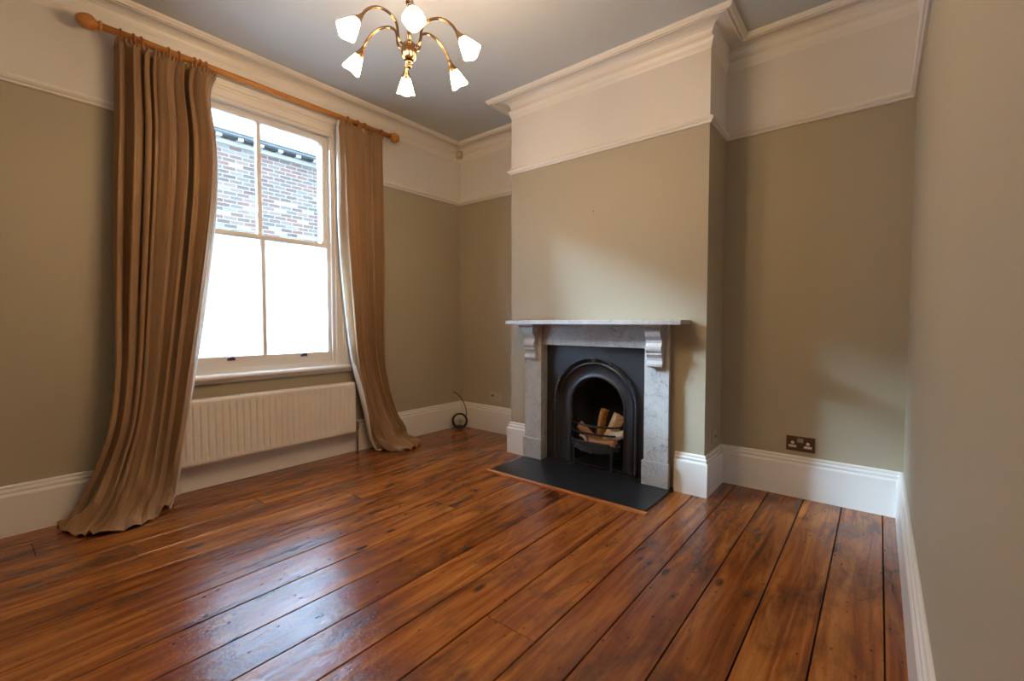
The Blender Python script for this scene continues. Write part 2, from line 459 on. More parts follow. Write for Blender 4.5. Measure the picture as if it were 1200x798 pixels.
w.box(hx0, hx1, YA1+0.02, yb, -0.02, hz, 0)
struct(w.build('wall_chimney', WM, fix=False, merge=False), 'chimney breast, khaki below and white above the picture rail', 'wall')
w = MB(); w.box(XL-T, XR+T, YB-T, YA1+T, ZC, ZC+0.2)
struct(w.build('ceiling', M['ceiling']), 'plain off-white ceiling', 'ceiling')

perim = [(XL, YB), (XL, YA1), (XC1, YA1), (XC1, YC), (XC2, YC), (XC2, YA2), (XR, YA2), (XR, YB)]
# cornice: lip, cove and reeded outer strip
cor = [(0, 2.640), (0.004, 2.650), (0.009, 2.672), (0.018, 2.690), (0.019, 2.700), (0.012, 2.704), (0.006, 2.706), (0.005, 2.716), (0.007, 2.732),
       (0.013, 2.747), (0.024, 2.759), (0.040, 2.767), (0.058, 2.770), (0.094, 2.771), (0.095, 2.755), (0.099, 2.750), (0.110, 2.749), (0.112, 2.758), (0.119, 2.758), (0.121, 2.749), (0.133, 2.750), (0.136, 2.757), (0.141, 2.759), (0.146, 2.766), (0.146, 2.775), (0, 2.775)]
struct(MB().sweep(perim, cor, True).build('trim_1', M['trim']), 'coved white plaster cornice round the ceiling', 'cornice')
rail = [(0, ZR), (0.010, ZR), (0.014, ZR+0.006), (0.014, ZR+0.012), (0.022, ZR+0.015), (0.028, ZR+0.025), (0.024, ZR+0.032), (0.014, ZR+0.036), (0.013, ZR+0.042), (0.006, ZR+0.047), (0, ZR+0.047)]
struct(MB().sweep([(XL, 2.012)]+perim[1:]+[(XL, YB), (XL, 0.700)], rail).build('trim_2', M['trim']), 'white moulded picture rail round the walls', 'picture rail')
sk = [(0, 0.0), (0.026, 0.0), (0.026, 0.196), (0.022, 0.203), (0.017, 0.206), (0.0165, 0.212), (0.020, 0.217), (0.018, 0.224), (0.012, 0.228), (0.0115, 0.234), (0.013, 0.239), (0.010, 0.245), (0.004, 0.2475), (0, 0.2475)]
S0, S1 = -2.118, -0.970
struct(MB().sweep([(XL, 2.035), (XL, YA1), (XC1, YA1), (XC1, YC), (S0, YC)], sk).build('baseboard_far_left', M['gloss_white']), 'tall white skirting board left of the fireplace', 'skirting board')
struct(MB().sweep([(S1, YC), (XC2, YC), (XC2, YA2), (XR, YA2), (XR, YB)], sk).build('baseboard_right', M['gloss_white']), 'tall white skirting board right of the fireplace and along the right wall', 'skirting board')
struct(MB().sweep([(XR, YB), (XL, YB), (XL, 0.835)], sk).build('baseboard_left', M['gloss_white']), 'tall white skirting board left of the window', 'skirting board')
struct(MB().box(XL, XL+0.018, 0.838, 2.032, 0, 0.262).build('baseboard_window', M['gloss_white'], bevel=0.003), 'plain white board below the radiator', 'skirting board')

# ------------------------------------------------------------------ window
win = empty('window_1', (XL, (WY0+WY1)/2, WZ0)); struct(win, 'white two-over-two sash window with frosted lower panes', 'window')
def casing_profile(side):   # (across from the opening edge outwards, height off the wall)
    return [(0, 0), (0, 0.012), (0.004, 0.016), (0.052, 0.018), (0.056, 0.024), (0.066, 0.026), (0.070, 0.020), (0.074, 0.030), (0.088, 0.034), (0.094, 0.028), (0.118, 0.030), (0.124, 0.024), (0.124, 0)]
cs = MB(); rows = []
path = [((WY0, WZ0), (-1, 0)), ((WY0, WZ1), (-1, 0.88)), ((WY1, WZ1), (1, 0.88)), ((WY1, WZ0), (1, 0))]
for (y, z), (dy, dz) in path:
    rows.append([(XL+h, y+dy*a, z+dz*a) for a, h in casing_profile(0)])
cs.grid(rows, 0, False); k = len(rows[0])
cs.add(rows[0], [tuple(range(k))]); cs.add(rows[-1], [tuple(range(k))])
cs.build('architrave', M['trim'], win)
def frame(mb, x0, x1, y0, y1, z0, z1, wl, wr, wb, wt):     # butt-jointed frame in the window plane
    zb_, zt_ = z0+wb, z1-wt
    if wb: mb.box(x0, x1, y0, y1, z0, zb_)
    if wt: mb.box(x0, x1, y0, y1, zt_, z1)
    mb.box(x0, x1, y0, y0+wl, zb_, zt_); mb.box(x0, x1, y1-wr, y1, zb_, zt_)
# box lining with the beads that hold the sashes
bx = MB()
D0 = XL-0.20
frame(bx, D0, XL+0.004, WY0-0.002, WY1+0.002, WZ0-0.002, WZ1+0.002, 0.014, 0.014, 0.020, 0.014)
for xa, xb in ((XL-0.012, XL+0.006), (XL-0.068, XL-0.060), (XL-0.125, XL-0.112)):
    frame(bx, xa, xb, WY0+0.001, WY1-0.001, WZ0+0.001, WZ1-0.001, 0.025, 0.025, 0.031 if xa > XL-0.05 else 0.016, 0.025)
bx.build('sash_box', M['trim'], win, bevel=0.002)
st = MB()
pts = [(XL+0.001, 0.682), (XL+0.045, 0.682), (XL+0.052, 0.688), (XL+0.054, 0.698), (XL+0.050, 0.708), (XL+0.042, 0.713), (XL+0.001, 0.717)]
st.prism(pts, 1, 0.690, 2.018)
st.prism([(XL+0.001, 0.655), (XL+0.012, 0.655), (XL+0.022, 0.664), (XL+0.026, 0.6825), (XL+0.001, 0.6825)], 1, 0.706, 2.004)
st.build('window_sill', M['trim'], win, bevel=0.002)
MID = 1.366
GM = M['gloss_white']
# lower sash (inner track)
ls_x0, ls_x1 = XL-0.058, XL-0.014
low = MB()
ya, ybb = WY0+0.013, WY1-0.013
frame(low, ls_x0, ls_x1, ya, ybb, 0.735, 1.653, 0.045, 0.040, 0.087, 0.031)
low.box(ls_x0+0.006, ls_x1-0.004, MID-0.0135, MID+0.0135, 0.82, 1.625)
lsash = low.build('lower_sash', GM, win, bevel=0.003)
for y0, y1 in ((ya+0.04, MID-0.006), (MID+0.006, ybb-0.036)):
    p = MB().box(XL-0.038, XL-0.034, y0, y1, 0.815, 1.628).build('frosted_pane', M['frosted'], lsash); p['label'] = 'frosted pane'
for yy in (1.148, 1.636):
    q = MB()
    q.box(ls_x1-0.002, ls_x1+0.004, yy-0.024, yy+0.024, 0.796, 0.812)
    q.tube([(ls_x1+0.002, yy-0.014, 0.806), (ls_x1+0.016, yy-0.012, 0.815), (ls_x1+0.022, yy, 0.819), (ls_x1+0.016, yy+0.012, 0.815), (ls_x1+0.002, yy+0.014, 0.806)], 0.005, 8)
    q.build('sash_lift', M['dark_metal'], lsash)
# upper sash (outer track)
us_x0, us_x1 = XL-0.112, XL-0.069
up = MB()
uz0, uz1 = 1.620, WZ1-0.012
frame(up, us_x0, us_x1, ya, ybb, uz0, uz1, 0.042, 0.036, 0.034, 0.038)
up.box(us_x0+0.006, us_x1-0.004, MID-0.006, MID+0.020, uz0+0.03, uz1-0.03)
R = 0.055
for sgn, yc in ((-1, ya+0.042), (1, ybb-0.036)):       # rounded upper corners
    zc_ = uz1-0.038
    poly = [(yc, zc_)]+[(yc-sgn*R+sgn*R*math.cos(a), zc_-R+R*math.sin(a)) for a in [PI/2*k/8 for k in range(9)]]
    up.prism(poly, 0, us_x0+0.003, us_x1-0.002)
usash = up.build('upper_sash', GM, win, bevel=0.003)
for y0, y1 in ((ya+0.036, MID), (MID+0.012, ybb-0.032)):
    MB().box(XL-0.092, XL-0.089, y0, y1, uz0+0.028, uz1-0.03).build('clear_pane', M['glass'], usash)
for sgn, yc in ((1, ya-0.006), (-1, ybb+0.006)):
    hb = MB(); hb.prism([(yc+sgn*0.02, 1.725), (yc+sgn*0.02, 1.655), (yc+sgn*0.062, 1.655), (yc+sgn*0.060, 1.672), (yc+sgn*0.050, 1.692), (yc+sgn*0.036, 1.712)], 0, us_x1+0.0005, us_x1+0.011)
    hb.build('sash_horn', GM, usash, bevel=0.003)

# ------------------------------------------------------------------ outside
HX = XL-6.0
hs = empty('house', (HX, 3, -0.6)); tag(hs, 'weathered red brick house with dark gutter and slate roof outside the window', 'house')
MB().box(HX-0.3, HX, -9, 16, -0.6, 4.35).build('brick_wall', M['brick'], hs)
MB().box(HX-0.3, HX+0.03, -9, 16, 4.285, 4.365).build('eaves_course', M['stone'], hs)
MB().box(HX-0.3, HX+0.012, -9, 16, 4.365, 4.44).build('dentil_course', M['brick'], hs)
rf = MB(); rf.prism([(HX+0.13, 4.475), (HX+0.15, 4.50), (HX-1.80, 5.80), (HX-1.90, 5.80), (HX-3.8, 4.5), (HX-3.7, 4.44), (HX-1.85, 5.72)], 1, -9, 16)
rf.build('roof', M['roof'], hs)
gt = MB(); gt.tube([(HX+0.09, -9, 4.435), (HX+0.09, 16, 4.435)], 0.062, 12)
gt.build('gutter', M['gutter'], hs)
y = 2.0
while y < 7.2:
    MB().box(HX+0.012, HX+0.145, y-0.045, y+0.045, 4.362, 4.435).build('gutter_bracket', M['stone'], hs); y += 0.355
struct(MB().box(XL-T, XL-T+0.1, -9, 16, ZC+0.2, 7.6).build('wall_sky_blocker', M['brick']), 'unseen wall above, added to block sky light from the brick house', 'wall')  # unseen storey wall, added to dim the sky light on the neighbouring bricks
struct(MB().box(XL-9, XL-T, -9, 16, -0.75, -0.6).build('ground', M['ground']), 'concrete yard outside the window', 'ground')

# ------------------------------------------------------------------ curtain pole and rings
PX, PZ = XL+0.12, 2.590
PY0, PY1 = 0.535, 2.325
pole = empty('curtain_pole', (PX, (PY0+PY1)/2, PZ)); tag(pole, 'honey pine curtain pole with turned ends above the window', 'curtain pole')
MB().tube([(PX, PY0, PZ), (PX, PY1, PZ)], 0.0185, 18).build('pole', M['pole'], pole)
fin = [(0.020, 0.0), (0.026, 0.002), (0.026, 0.012), (0.020, 0.014), (0.019, 0.022), (0.027, 0.028), (0.035, 0.040), (0.0375, 0.056), (0.034, 0.074), (0.025, 0.090), (0.012, 0.101), (0.0, 0.104)]
MB().lathe(fin, (PX, PY0, PZ), (0, -1, 0), 24).build('finial', M['pole'], pole)
fin2 = [(0.020, 0.0), (0.026, 0.002), (0.026, 0.010), (0.021, 0.013), (0.027, 0.018), (0.035, 0.030), (0.0385, 0.048), (0.035, 0.066), (0.025, 0.078), (0.012, 0.084), (0.0, 0.085)]
MB().lathe(fin2, (PX, PY1, PZ), (0, 1, 0), 24).build('finial', M['pole'], pole)
for yb_ in (0.645, 2.165):
    b = MB(); b.lathe([(0.016, 0), (0.016, 0.085), (0.024, 0.09), (0.024, 0.098)], (XL+0.001, yb_, PZ), (1, 0, 0), 16)
    b.lathe([(0.032, 0.0), (0.032, 0.010), (0.022, 0.016)], (XL+0.001, yb_, PZ), (1, 0, 0), 20)
    b.build('pole_bracket', M['pole'], pole)
ring = empty('curtain_ring', (PX, 0.62, PZ-0.006))
r_ = MB(); n = 28
r_.tube([(PX+0.0275*math.cos(2*PI*k/n), 0.62, PZ-0.007+0.0275*math.sin(2*PI*k/n)) for k in range(n)], 0.0058, 10, closed=True)
r_.build('hoop', M['ring'], ring)
e_ = MB(); e_.tube([(PX+0.005*math.cos(a), 0.62, PZ-0.0435+0.005*math.sin(a)) for a in [2*PI*k/12 for k in range(12)]], 0.0014, 6, closed=True)
e_.build('screw_eye', M['brass'], ring)
ordn = ['first', 'second', 'third', 'fourth', 'fifth', 'sixth', 'seventh', 'eighth']
ys_l = [0.608, 0.662, 0.695, 0.818, 0.867, 0.945, 0.973, 1.003]
ys_r = [2.236, 2.080, 2.020, 1.938]
first = True
for ys, side, g in ((ys_l, 'left', 'rings of the left curtain'), (ys_r, 'right', 'rings of the right curtain')):
    for i, yy in enumerate(ys):
        r2 = ring if first else copy_tree(ring); first = False
        r2.location = (PX, yy, PZ-0.006)
        end = 'big egg-shaped' if side == 'left' else 'far round'
        tag(r2, 'wooden curtain ring over the %s curtain, %s counting from the %s pole end' % (side, ordn[i], end), 'curtain ring', g)

# ------------------------------------------------------------------ curtains
def make_curtain(keys, folds, phase, amps, seed, NS=300, NT=150, flip=1):
    """keys: rows of (list of (x,y,z) across s, fold amplitude, lift) from heading to hem. Returns point(s,t) grid."""
    R_ = random.Random(seed)
    ph = [R_.uniform(0, 6.28) for _ in range(12)]
    fa = [R_.uniform(0.65, 1.25) for _ in range(folds+3)]
    fw = [R_.uniform(0.5, 1.6) for _ in range(folds)]
    cum = [0]
    for q in fw: cum.append(cum[-1]+q)
    cum = [c/cum[-1] for c in cum]
    def fold(s):
        s = min(max(s, 0), 0.99999)
        i = max(j for j in range(folds) if cum[j] <= s)
        u = (s-cum[i])/(cum[i+1]-cum[i])
        return i, u
    grid = []
    nk = len(keys)-1
    for it in range(NT+1):
        t = it/NT
        row = []
        f = t*nk; ki = min(int(f), nk-1); ku = f-ki
        amp = keys[ki][1]*(1-ku)+keys[ki+1][1]*ku
        lift = keys[ki][2]*(1-ku)+keys[ki+1][2]*ku
        hd = max(0.0, 1-t/0.045)            # pencil-pleat heading
        hd = min(1.0, hd*1.8)
        for js in range(NS+1):
            s = js/NS
            # control points for this s
            P = [cr(k[0], s) for k in keys]
            b = Vector(cr(P, t))
            sw = s+0.020*math.sin(5.1*s+ph[0]+2.2*t)*math.sin(PI*s)+0.012*math.sin(11*s+ph[1]-3.1*t)*math.sin(PI*s)
            i, u = fold(sw)
            A = fa[i]*(1-u)+fa[i+1]*u
            A *= 1+0.25*math.sin(3.3*t+ph[2]+i*1.7)
            prof = abs(math.sin(PI*u))**0.55
            w_ = (prof-0.5)*1.5*A*amp
            # secondary creases
            w_ += 0.05*amp*math.sin(2*PI*(2.3*folds*s+0.6*math.sin(4*t+ph[3]))+ph[4])*min(1, t*6)
            yo = 0.38*amp*A*math.sin(2*PI*u+0.5*math.sin(2.5*t+ph[5]+i))*(0.5 if lift > 0.5 else 1)
            grp = abs(math.sin(PI*(3*sw+0.04*math.sin(9*s+ph[8]))))**0.5
            w_ += 0.95*amp*(grp-0.72)*min(1, max(0, (0.56-t)/0.22))
            if lift > 0.02:      # cloth crumpling where it meets the floor
                q_ = min(1, lift*2.2)
                w_ += q_*amp*(0.62*math.sin(10*s+23*t+ph[9]+1.4*math.sin(7*s+ph[10]))*math.sin(3.1*s+1.2+ph[11]*0.2)+0.32*math.sin(31*s-37*t+2*math.sin(6*s+ph[3])))
            w_ = w_*(1-0.75*hd)+hd*(0.0075*math.sin(2*PI*folds*3.5*s+ph[6])+0.004*math.sin(2*PI*folds*6.1*s))
            yo = yo*(1-hd)
            n = Vector((1-lift, 0, lift)).normalized()
            p = b+n*w_+Vector((0, 1, 0))*yo
            if t < 0.2: p.z -= (1-t/0.2)*0.020*(1-grp)**1.5+hd*0.004*math.sin(2*PI*folds*1.1*s+ph[7])
            p.z = max(p.z, 0.004+0.002*math.sin(40*s))
            row.append(p)
        grid.append(row)
    return grid
def relax(rows, k):   # evenly spaced key rows of one curtain: (x offset, y left, y right, z left, z right)
    return rows
def crow(xo, yl, yr, zl, zr=None, amp=0.03, lift=0.0, bulge=0.0):
    zr = zl if zr is None else zr
    return ([(XL+xo, yl, zl), (XL+xo+bulge*0.7, yl+(yr-yl)*0.33, zl+(zr-zl)*0.33), (XL+xo+bulge, yl+(yr-yl)*0.66, zl+(zr-zl)*0.66), (XL+xo, yr, zr)], amp, lift)
def curtain(name, label, keys, folds, seed, lin, NS=300, NT=150):
    g = make_curtain(keys, folds, 0, None, seed, NS, NT)
    base = (XL+0.12, (g[0][0].y+g[0][-1].y)/2, 0)
    root = empty(name, base); tag(root, label, 'curtain', 'pair of brown velvet curtains')
    c = MB(); c.grid(g, 0, True)
    fo = c.build('drape', M['velvet'], root, loc=base, fix=False, merge=False)
    sd = fo.modifiers.new('thickness', 'SOLIDIFY'); sd.thickness = 0.004; sd.offset = 0
    # lining: the turned-back leading edge, on the window side of the cloth
    l = MB(); l.grid(lin(g), 0, True)
    lo = l.build('lining', M['lining'], root, loc=base, fix=False, merge=False); lo['label'] = 'pale satin lining'
    sd = lo.modifiers.new('thickness', 'SOLIDIFY'); sd.thickness = 0.003; sd.offset = 0
    return root
kl = [crow(0.132, 0.585, 1.060, 2.568, 2.568, 0.040),
      crow(0.116, 0.590, 1.035, 2.440, 2.430, 0.046),
      crow(0.115, 0.583, 1.060, 2.150, 2.150, 0.052),
      crow(0.115, 0.570, 1.052, 1.850, 1.850, 0.054),
      crow(0.115, 0.558, 1.012, 1.500, 1.500, 0.054),
      crow(0.120, 0.548, 0.960, 1.150, 1.150, 0.050),
      crow(0.140, 0.535, 0.900, 0.800, 0.800, 0.042),
      crow(0.160, 0.500, 0.850, 0.500, 0.500, 0.040),
      ([(XL+0.11, 0.440, 0.270), (XL+0.16, 0.56, 0.270), (XL+0.19, 0.69, 0.270), (XL+0.165, 0.805, 0.270)], 0.042, 0.15),
      ([(XL+0.11, 0.375, 0.110), (XL+0.22, 0.500, 0.120), (XL+0.23, 0.645, 0.120), (XL+0.15, 0.785, 0.090)], 0.036, 0.45),
      ([(XL+0.11, 0.330, 0.040), (XL+0.27, 0.440, 0.045), (XL+0.29, 0.590, 0.045), (XL+0.19, 0.760, 0.030)], 0.028, 0.75),
      ([(XL+0.105, 0.292, 0.012), (XL+0.33, 0.375, 0.012), (XL+0.395, 0.560, 0.012), (XL+0.225, 0.735, 0.010)], 0.018, 0.92)]
def lin_left(g):
    out = []
    n = len(g[0])-1
    for it, r in enumerate(g):
        t = it/(len(g)-1)
        wdt = 0.010+0.016*math.exp(-((t-0.45)/0.18)**2)+0.010*math.exp(-((t-0.78)/0.08)**2)
        e = r[n]
        out.append([e+Vector((-0.007-0.02*q, wdt*q*(1 if t < 0.85 else 0.3), 0)) for q in (-1.2, -0.5, 0.0, 0.5, 1.0)])
    return out
curtain('curtain', 'wide brown velvet curtain left of the window, trailing on the floor', kl, 8, 5, lin_left)
kr = [crow(0.132, 1.850, 2.255, 2.568, 2.568, 0.046),
      crow(0.116, 1.868, 2.255, 2.440, 2.440, 0.051),
      crow(0.110, 1.878, 2.258, 2.150, 2.150, 0.057),
      crow(0.112, 1.884, 2.256, 1.800, 1.800, 0.062),
      crow(0.112, 1.905, 2.255, 1.450, 1.450, 0.062),
      crow(0.112, 1.935, 2.252, 1.100, 1.100, 0.059),
      crow(0.115, 1.970, 2.256, 0.750, 0.750, 0.048),
      crow(0.140, 2.015, 2.295, 0.480, 0.490, 0.034),
      ([(XL+0.145, 2.060, 0.270), (XL+0.16, 2.15, 0.270), (XL+0.15, 2.27, 0.270), (XL+0.11, 2.375, 0.280)], 0.036, 0.15),
      ([(XL+0.15, 2.095, 0.115), (XL+0.21, 2.18, 0.120), (XL+0.20, 2.33, 0.120), (XL+0.12, 2.450, 0.120)], 0.032, 0.45),
      ([(XL+0.17, 2.125, 0.040), (XL+0.26, 2.20, 0.045), (XL+0.25, 2.36, 0.045), (XL+0.15, 2.495, 0.045)], 0.026, 0.75),
      ([(XL+0.16, 2.160, 0.010), (XL+0.32, 2.225, 0.012), (XL+0.335, 2.37, 0.012), (XL+0.235, 2.530, 0.012)], 0.016, 0.92)]
def lin_right(g):
    out = []
    for it, r in enumerate(g):
        t = it/(len(g)-1)
        wdt = 0.006+0.040*max(0, math.sin(PI*min(1, max(0, (t-0.04)/0.80))))**1.2
        e = r[0]
        row = []
        for q in (0.0, 0.2, 0.4, 0.6, 0.8, 1.0):
            row.append(e+Vector((0.004+0.028*math.sin(PI*q*0.9)+0.012*q, -0.004+wdt*q, 0)))
        for p in row: p.z = max(p.z, 0.006)
        out.append(row)
    return out
curtain('curtain', 'narrow brown velvet curtain right of the window showing pale lining', kr, 5, 23, lin_right)

# ------------------------------------------------------------------ radiator
rad = empty('radiator', (XL+0.075, 1.35, 0.16)); tag(rad, 'white ribbed panel radiator under the window', 'radiator')
RY0, RY1, RZ0, RZ1, RX = 0.760, 1.992, 0.170, 0.574, XL+0.092
g = []; ny, nz = 420, 26
zs = [RZ0+0.004+(RZ1-RZ0-0.010)*k/nz for k in range(nz+1)]
for z in zs:
    row = []
    for i in range(ny+1):
        y = RY0+(RY1-RY0)*i/ny
        u = ((y-RY0-0.03)/0.0405) % 1.0
        inside = 0.02 < y-RY0 < (RY1-RY0-0.02)
        m = min(1, max(0, (z-RZ0-0.030)/0.012))*min(1, max(0, (RZ1-0.034-z)/0.012))
        gr = math.exp(-((u-0.5)/0.14)**2) if inside else 0
        row.append((RX-0.012*gr*m, y, z))
    g.append(row)
pn = MB(); pn.grid(g, 0, True)
top = [(RX-0.012, p[1], RZ1) for p in g[-1]]; bot = [(RX-0.012, p[1], RZ0) for p in g[0]]
pn.grid([g[-1], top], 0, True); pn.grid([bot, g[0]], 0, True)
pn.box(RX-0.018, RX-0.012, RY0, RY1, RZ0, RZ1)
pn.build('ribbed_panel', M['enamel'], rad)
for yy in (RY0, RY1-0.003): MB().box(XL+0.030, RX-0.004, yy, yy+0.003, RZ0+0.012, RZ1-0.002).build('side_panel', M['enamel'], rad, bevel=0.001)
tg = MB(); tg.box(XL+0.036, XL+0.042, RY0, RY1, RZ1-0.006, RZ1+0.001); tg.box(RX-0.020, RX-0.010, RY0, RY1, RZ1-0.008, RZ1+0.001)
y = RY0+0.004
while y < RY1-0.006:
    tg.box(XL+0.040, RX-0.014, y, y+0.009, RZ1-0.004, RZ1-0.0005); y += 0.0185
tg.build('top_grille', M['enamel'], rad)
bk = MB(); bk.box(XL+0.036, XL+0.048, RY0+0.01, RY1-0.01, RZ0+0.005, RZ1-0.01)
for yy in (0.95, 1.80): bk.box(XL+0.001, XL+0.040, yy-0.02, yy+0.02, 0.28, 0.54)
bk.build('back_panel', M['enamel'], rad)
vl = MB()
vl.lathe([(0.013, 0), (0.013, 0.03), (0.010, 0.032), (0.010, 0.04)], (XL+0.062, RY1-0.001, 0.205), (0, 1, 0), 14)
vl.lathe([(0.012, -0.014), (0.015, -0.008), (0.015, 0.03), (0.011, 0.034), (0.010, 0.05), (0.0, 0.052)], (XL+0.062, RY1+0.032, 0.205), (0, 0, 1), 14)
vl.build('valve', M['copper'], rad)
MB().tube([(XL+0.062, RY1+0.032, 0.195), (XL+0.062, RY1+0.032, 0.0)], 0.0075, 10).build('pipe', M['copper'], rad)

# ------------------------------------------------------------------ fireplace surround
FY = 2.765
sr = empty('fireplace_surround', (FX, FY, 0)); tag(sr, 'grey veined marble chimneypiece with shelf and scroll corbels', 'fireplace surround')
MB().box(-2.203, -0.886, 2.632, YC, 1.034, 1.064).build('mantel_shelf', M['marble'], sr, bevel=0.004)
MB().box(-1.97, -1.15, 2.790, YC, 0.882, 1.034).build('frieze', M['marble'], sr, bevel=0.002)
JL, JR = (-2.116, -1.962), (-1.156, -0.998)
for a, b in (JL, JR):
    j = MB(); j.box(a, b, FY, 2.789, 0.0125, 1.034)
    inner = (b-0.022, b) if b < FX else (a, a+0.022)
    outer = (a+0.006, a+0.028) if b < FX else (b-0.026, b-0.006)
    j.box(*inner, 2.789, 2.848, 0.0125, 0.884); j.box(*outer, 2.791, YC, 0.0125, 1.034)
    jm = j.build('jamb', M['marble'], sr, bevel=0.002)
    MB().box(a-0.010, b+0.008, FY-0.013, FY+0.020, 0.0125, 0.168).build('plinth_block', M['marble'], jm, bevel=0.004)
    c0 = (a+b)/2
    cp = [(0, 1.014), (0.072, 1.014), (0.077, 0.998), (0.076, 0.980), (0.069, 0.962), (0.057, 0.948), (0.049, 0.936), (0.047, 0.922), (0.052, 0.910), (0.060, 0.898), (0.062, 0.884), (0.057, 0.870), (0.048, 0.862), (0.046, 0.857), (0.050, 0.853), (0.050, 0.848), (0.045, 0.842), (0.036, 0.828), (0.033, 0.812), (0.036, 0.800), (0.040, 0.790), (0.038, 0.776), (0.034, 0.772), (0, 0.772)]
    cb = MB(); cb.prism([(FY-d, z) for d, z in cp], 0, c0-0.050, c0+0.050)
    co = cb.build('corbel', M['marble'], jm, bevel=0.0025)
    MB().prism([(FY, 1.034), (FY-0.102, 1.034), (FY-0.102, 1.027), (FY-0.092, 1.018), (FY-0.085, 1.014), (FY, 1.014)], 0, c0-0.066, c0+0.066).build('corbel_cap', M['marble'], co, bevel=0.001)

# hearth
he = empty('hearth', (FX, 2.55, 0)); tag(he, 'dark slate hearth slab edged with orange wood in front of the fireplace', 'hearth')
MB().box(-2.112, -0.976, 2.362, 2.850, 0.0, 0.012).build('slate_slab', M['slate'], he, bevel=0.002)
ed = MB(); ed.box(-2.128, -0.958, 2.328, 2.3615, 0.0, 0.011)
ed.build('timber_edging', M['edging'], he, bevel=0.002)

# cast iron insert
fi = empty('fire_insert', (FX, 2.85, 0.0125)); tag(fi, 'black cast iron arched fire insert with beaded ring and fire basket', 'fireplace insert')
PYF = 2.845; X0, X1, ZT = -1.9605, -1.1575, 0.8815; ZB = 0.0125
def arch(hw, zs, y, n=40, zb=ZB, cx=FX, legs=10):
    pts = [(cx-hw, y, zb+(zs-zb)*k/legs) for k in range(legs)]
    pts += [(cx-hw*math.cos(a), y, zs+hw*math.sin(a)) for a in [PI*k/n for k in range(n+1)]]
    pts += [(cx+hw, y, zs+(zb-zs)*k/legs) for k in range(1, legs+1)]
    return pts
ow, oz = 0.325, 0.475
outer = arch(ow, oz, PYF)
rect = []
n = 40; legs = 10
for k, p in enumerate(outer):
    if k < legs: rect.append((X0, PYF, p[2]))
    elif k > legs+n: rect.append((X1, PYF, p[2]))
    else:
        a = PI*(k-legs)/n; dx, dz = -math.cos(a), math.sin(a)
        tx = (X1-FX)/dx if dx > 1e-6 else ((X0-FX)/dx if dx < -1e-6 else 1e9)
        tz = (ZT-oz)/dz if dz > 1e-6 else 1e9
        t_ = min(tx, tz); rect.append((FX+dx*t_, PYF, oz+dz*t_))
# pull the nearest samples onto the two top corners
for cx_ in (X0, X1):
    i = min(range(len(rect)), key=lambda q: (rect[q][0]-cx_)**2+(rect[q][2]-ZT)**2); rect[i] = (cx_, PYF, ZT)
pl = MB(); pl.grid([rect, outer], 0, False)
back = [(x, PYF+0.02, z) for x, y, z in rect]; pl.grid([back, rect], 0, False)
pl.build('face_plate', M['iron'], fi)
prof = [(0.0, 0.0), (0.0, -0.012), (0.02, -0.018), (0.06, -0.018), (0.13, -0.012), (0.17, 0.0), (0.20, 0.004), (0.24, 0.004), (0.27, -0.004), (0.30, -0.004), (0.33, 0.004), (0.45, 0.012), (0.80, 0.030), (0.84, 0.026), (0.90, 0.022), (0.96, 0.024), (1.0, 0.034), (1.0, 0.08)]
iw, iz = 0.205, 0.445
rg = MB(); rows = []
for q, dy in prof: rows.append(arch(ow+(iw-ow)*q, oz+(iz-oz)*q, PYF+dy))
rg.grid(rows, 0, True)
rg.build('arch_ring', M['iron'], fi)
bd = MB(); L = arch(ow-0.006, oz, PYF-0.020, 200, legs=140)
step = 0.0165; acc = 0; last = Vector(L[0])
for p in L[1:]:
    p = Vector(p); acc += (p-last).length; last = p
    if acc >= step:
        acc = 0; bd.sphere(p, 0.0078, 8, 5)
bdo = bd.build('beading', M['iron'], fi)
ks = MB(); kz = oz+ow-0.006
for sx in (-1, 0, 1):
    ks.sphere((FX+sx*0.013, PYF-0.024, kz-0.004*abs(sx)), 0.012, 10, 7, (0.75, 0.7, 1.25))
ks.sphere((FX, PYF-0.026, kz-0.018), 0.008, 10, 7)
ks.build('keystone_leaf', M['iron'], fi)
fb = MB()
fb.grid([arch(iw, iz, PYF+0.075), arch(iw-0.002, iz, PYF+0.10), arch(0.17, iz-0.03, 3.16)], 0, True)
bkp = arch(0.17, iz-0.03, 3.16); fb.add(bkp, [tuple(range(len(bkp)))])
fb.box(FX-0.21, FX+0.21, PYF+0.02, 3.17, 0.0122, 0.020)
fb.build('fire_box', M['soot'], fi)
bask = MB()
def bow(z0, depth, drop, r, hw=0.197):
    return [(FX-hw*math.cos(a), PYF+0.035-depth*math.sin(a), z0-drop*math.sin(a)) for a in [PI*k/24 for k in range(25)]]
def flat_bar(mb, pts, h, th):
    rows = []
    for i, p in enumerate(pts):
        rows.append([(p[0], p[1]-th/2, p[2]-h/2), (p[0], p[1]-th/2, p[2]+h/2), (p[0], p[1]+th/2, p[2]+h/2), (p[0], p[1]+th/2, p[2]-h/2)])
    mb.grid(rows, 0, False, True); mb.add(rows[0], [(0, 1, 2, 3)]); mb.add(rows[-1], [(3, 2, 1, 0)])
b0 = empty('fire_basket', (FX, PYF, 0.1)); b0.parent = fi; b0.location = (0, -0.005, 0.0875)
for z0 in (0.325, 0.268):
    q = MB(); flat_bar(q, bow(z0, 0.085, 0.004, 0), 0.013, 0.012); q.build('grate_bar', M['iron'], b0, bevel=0.003)
q = MB(); rows = []
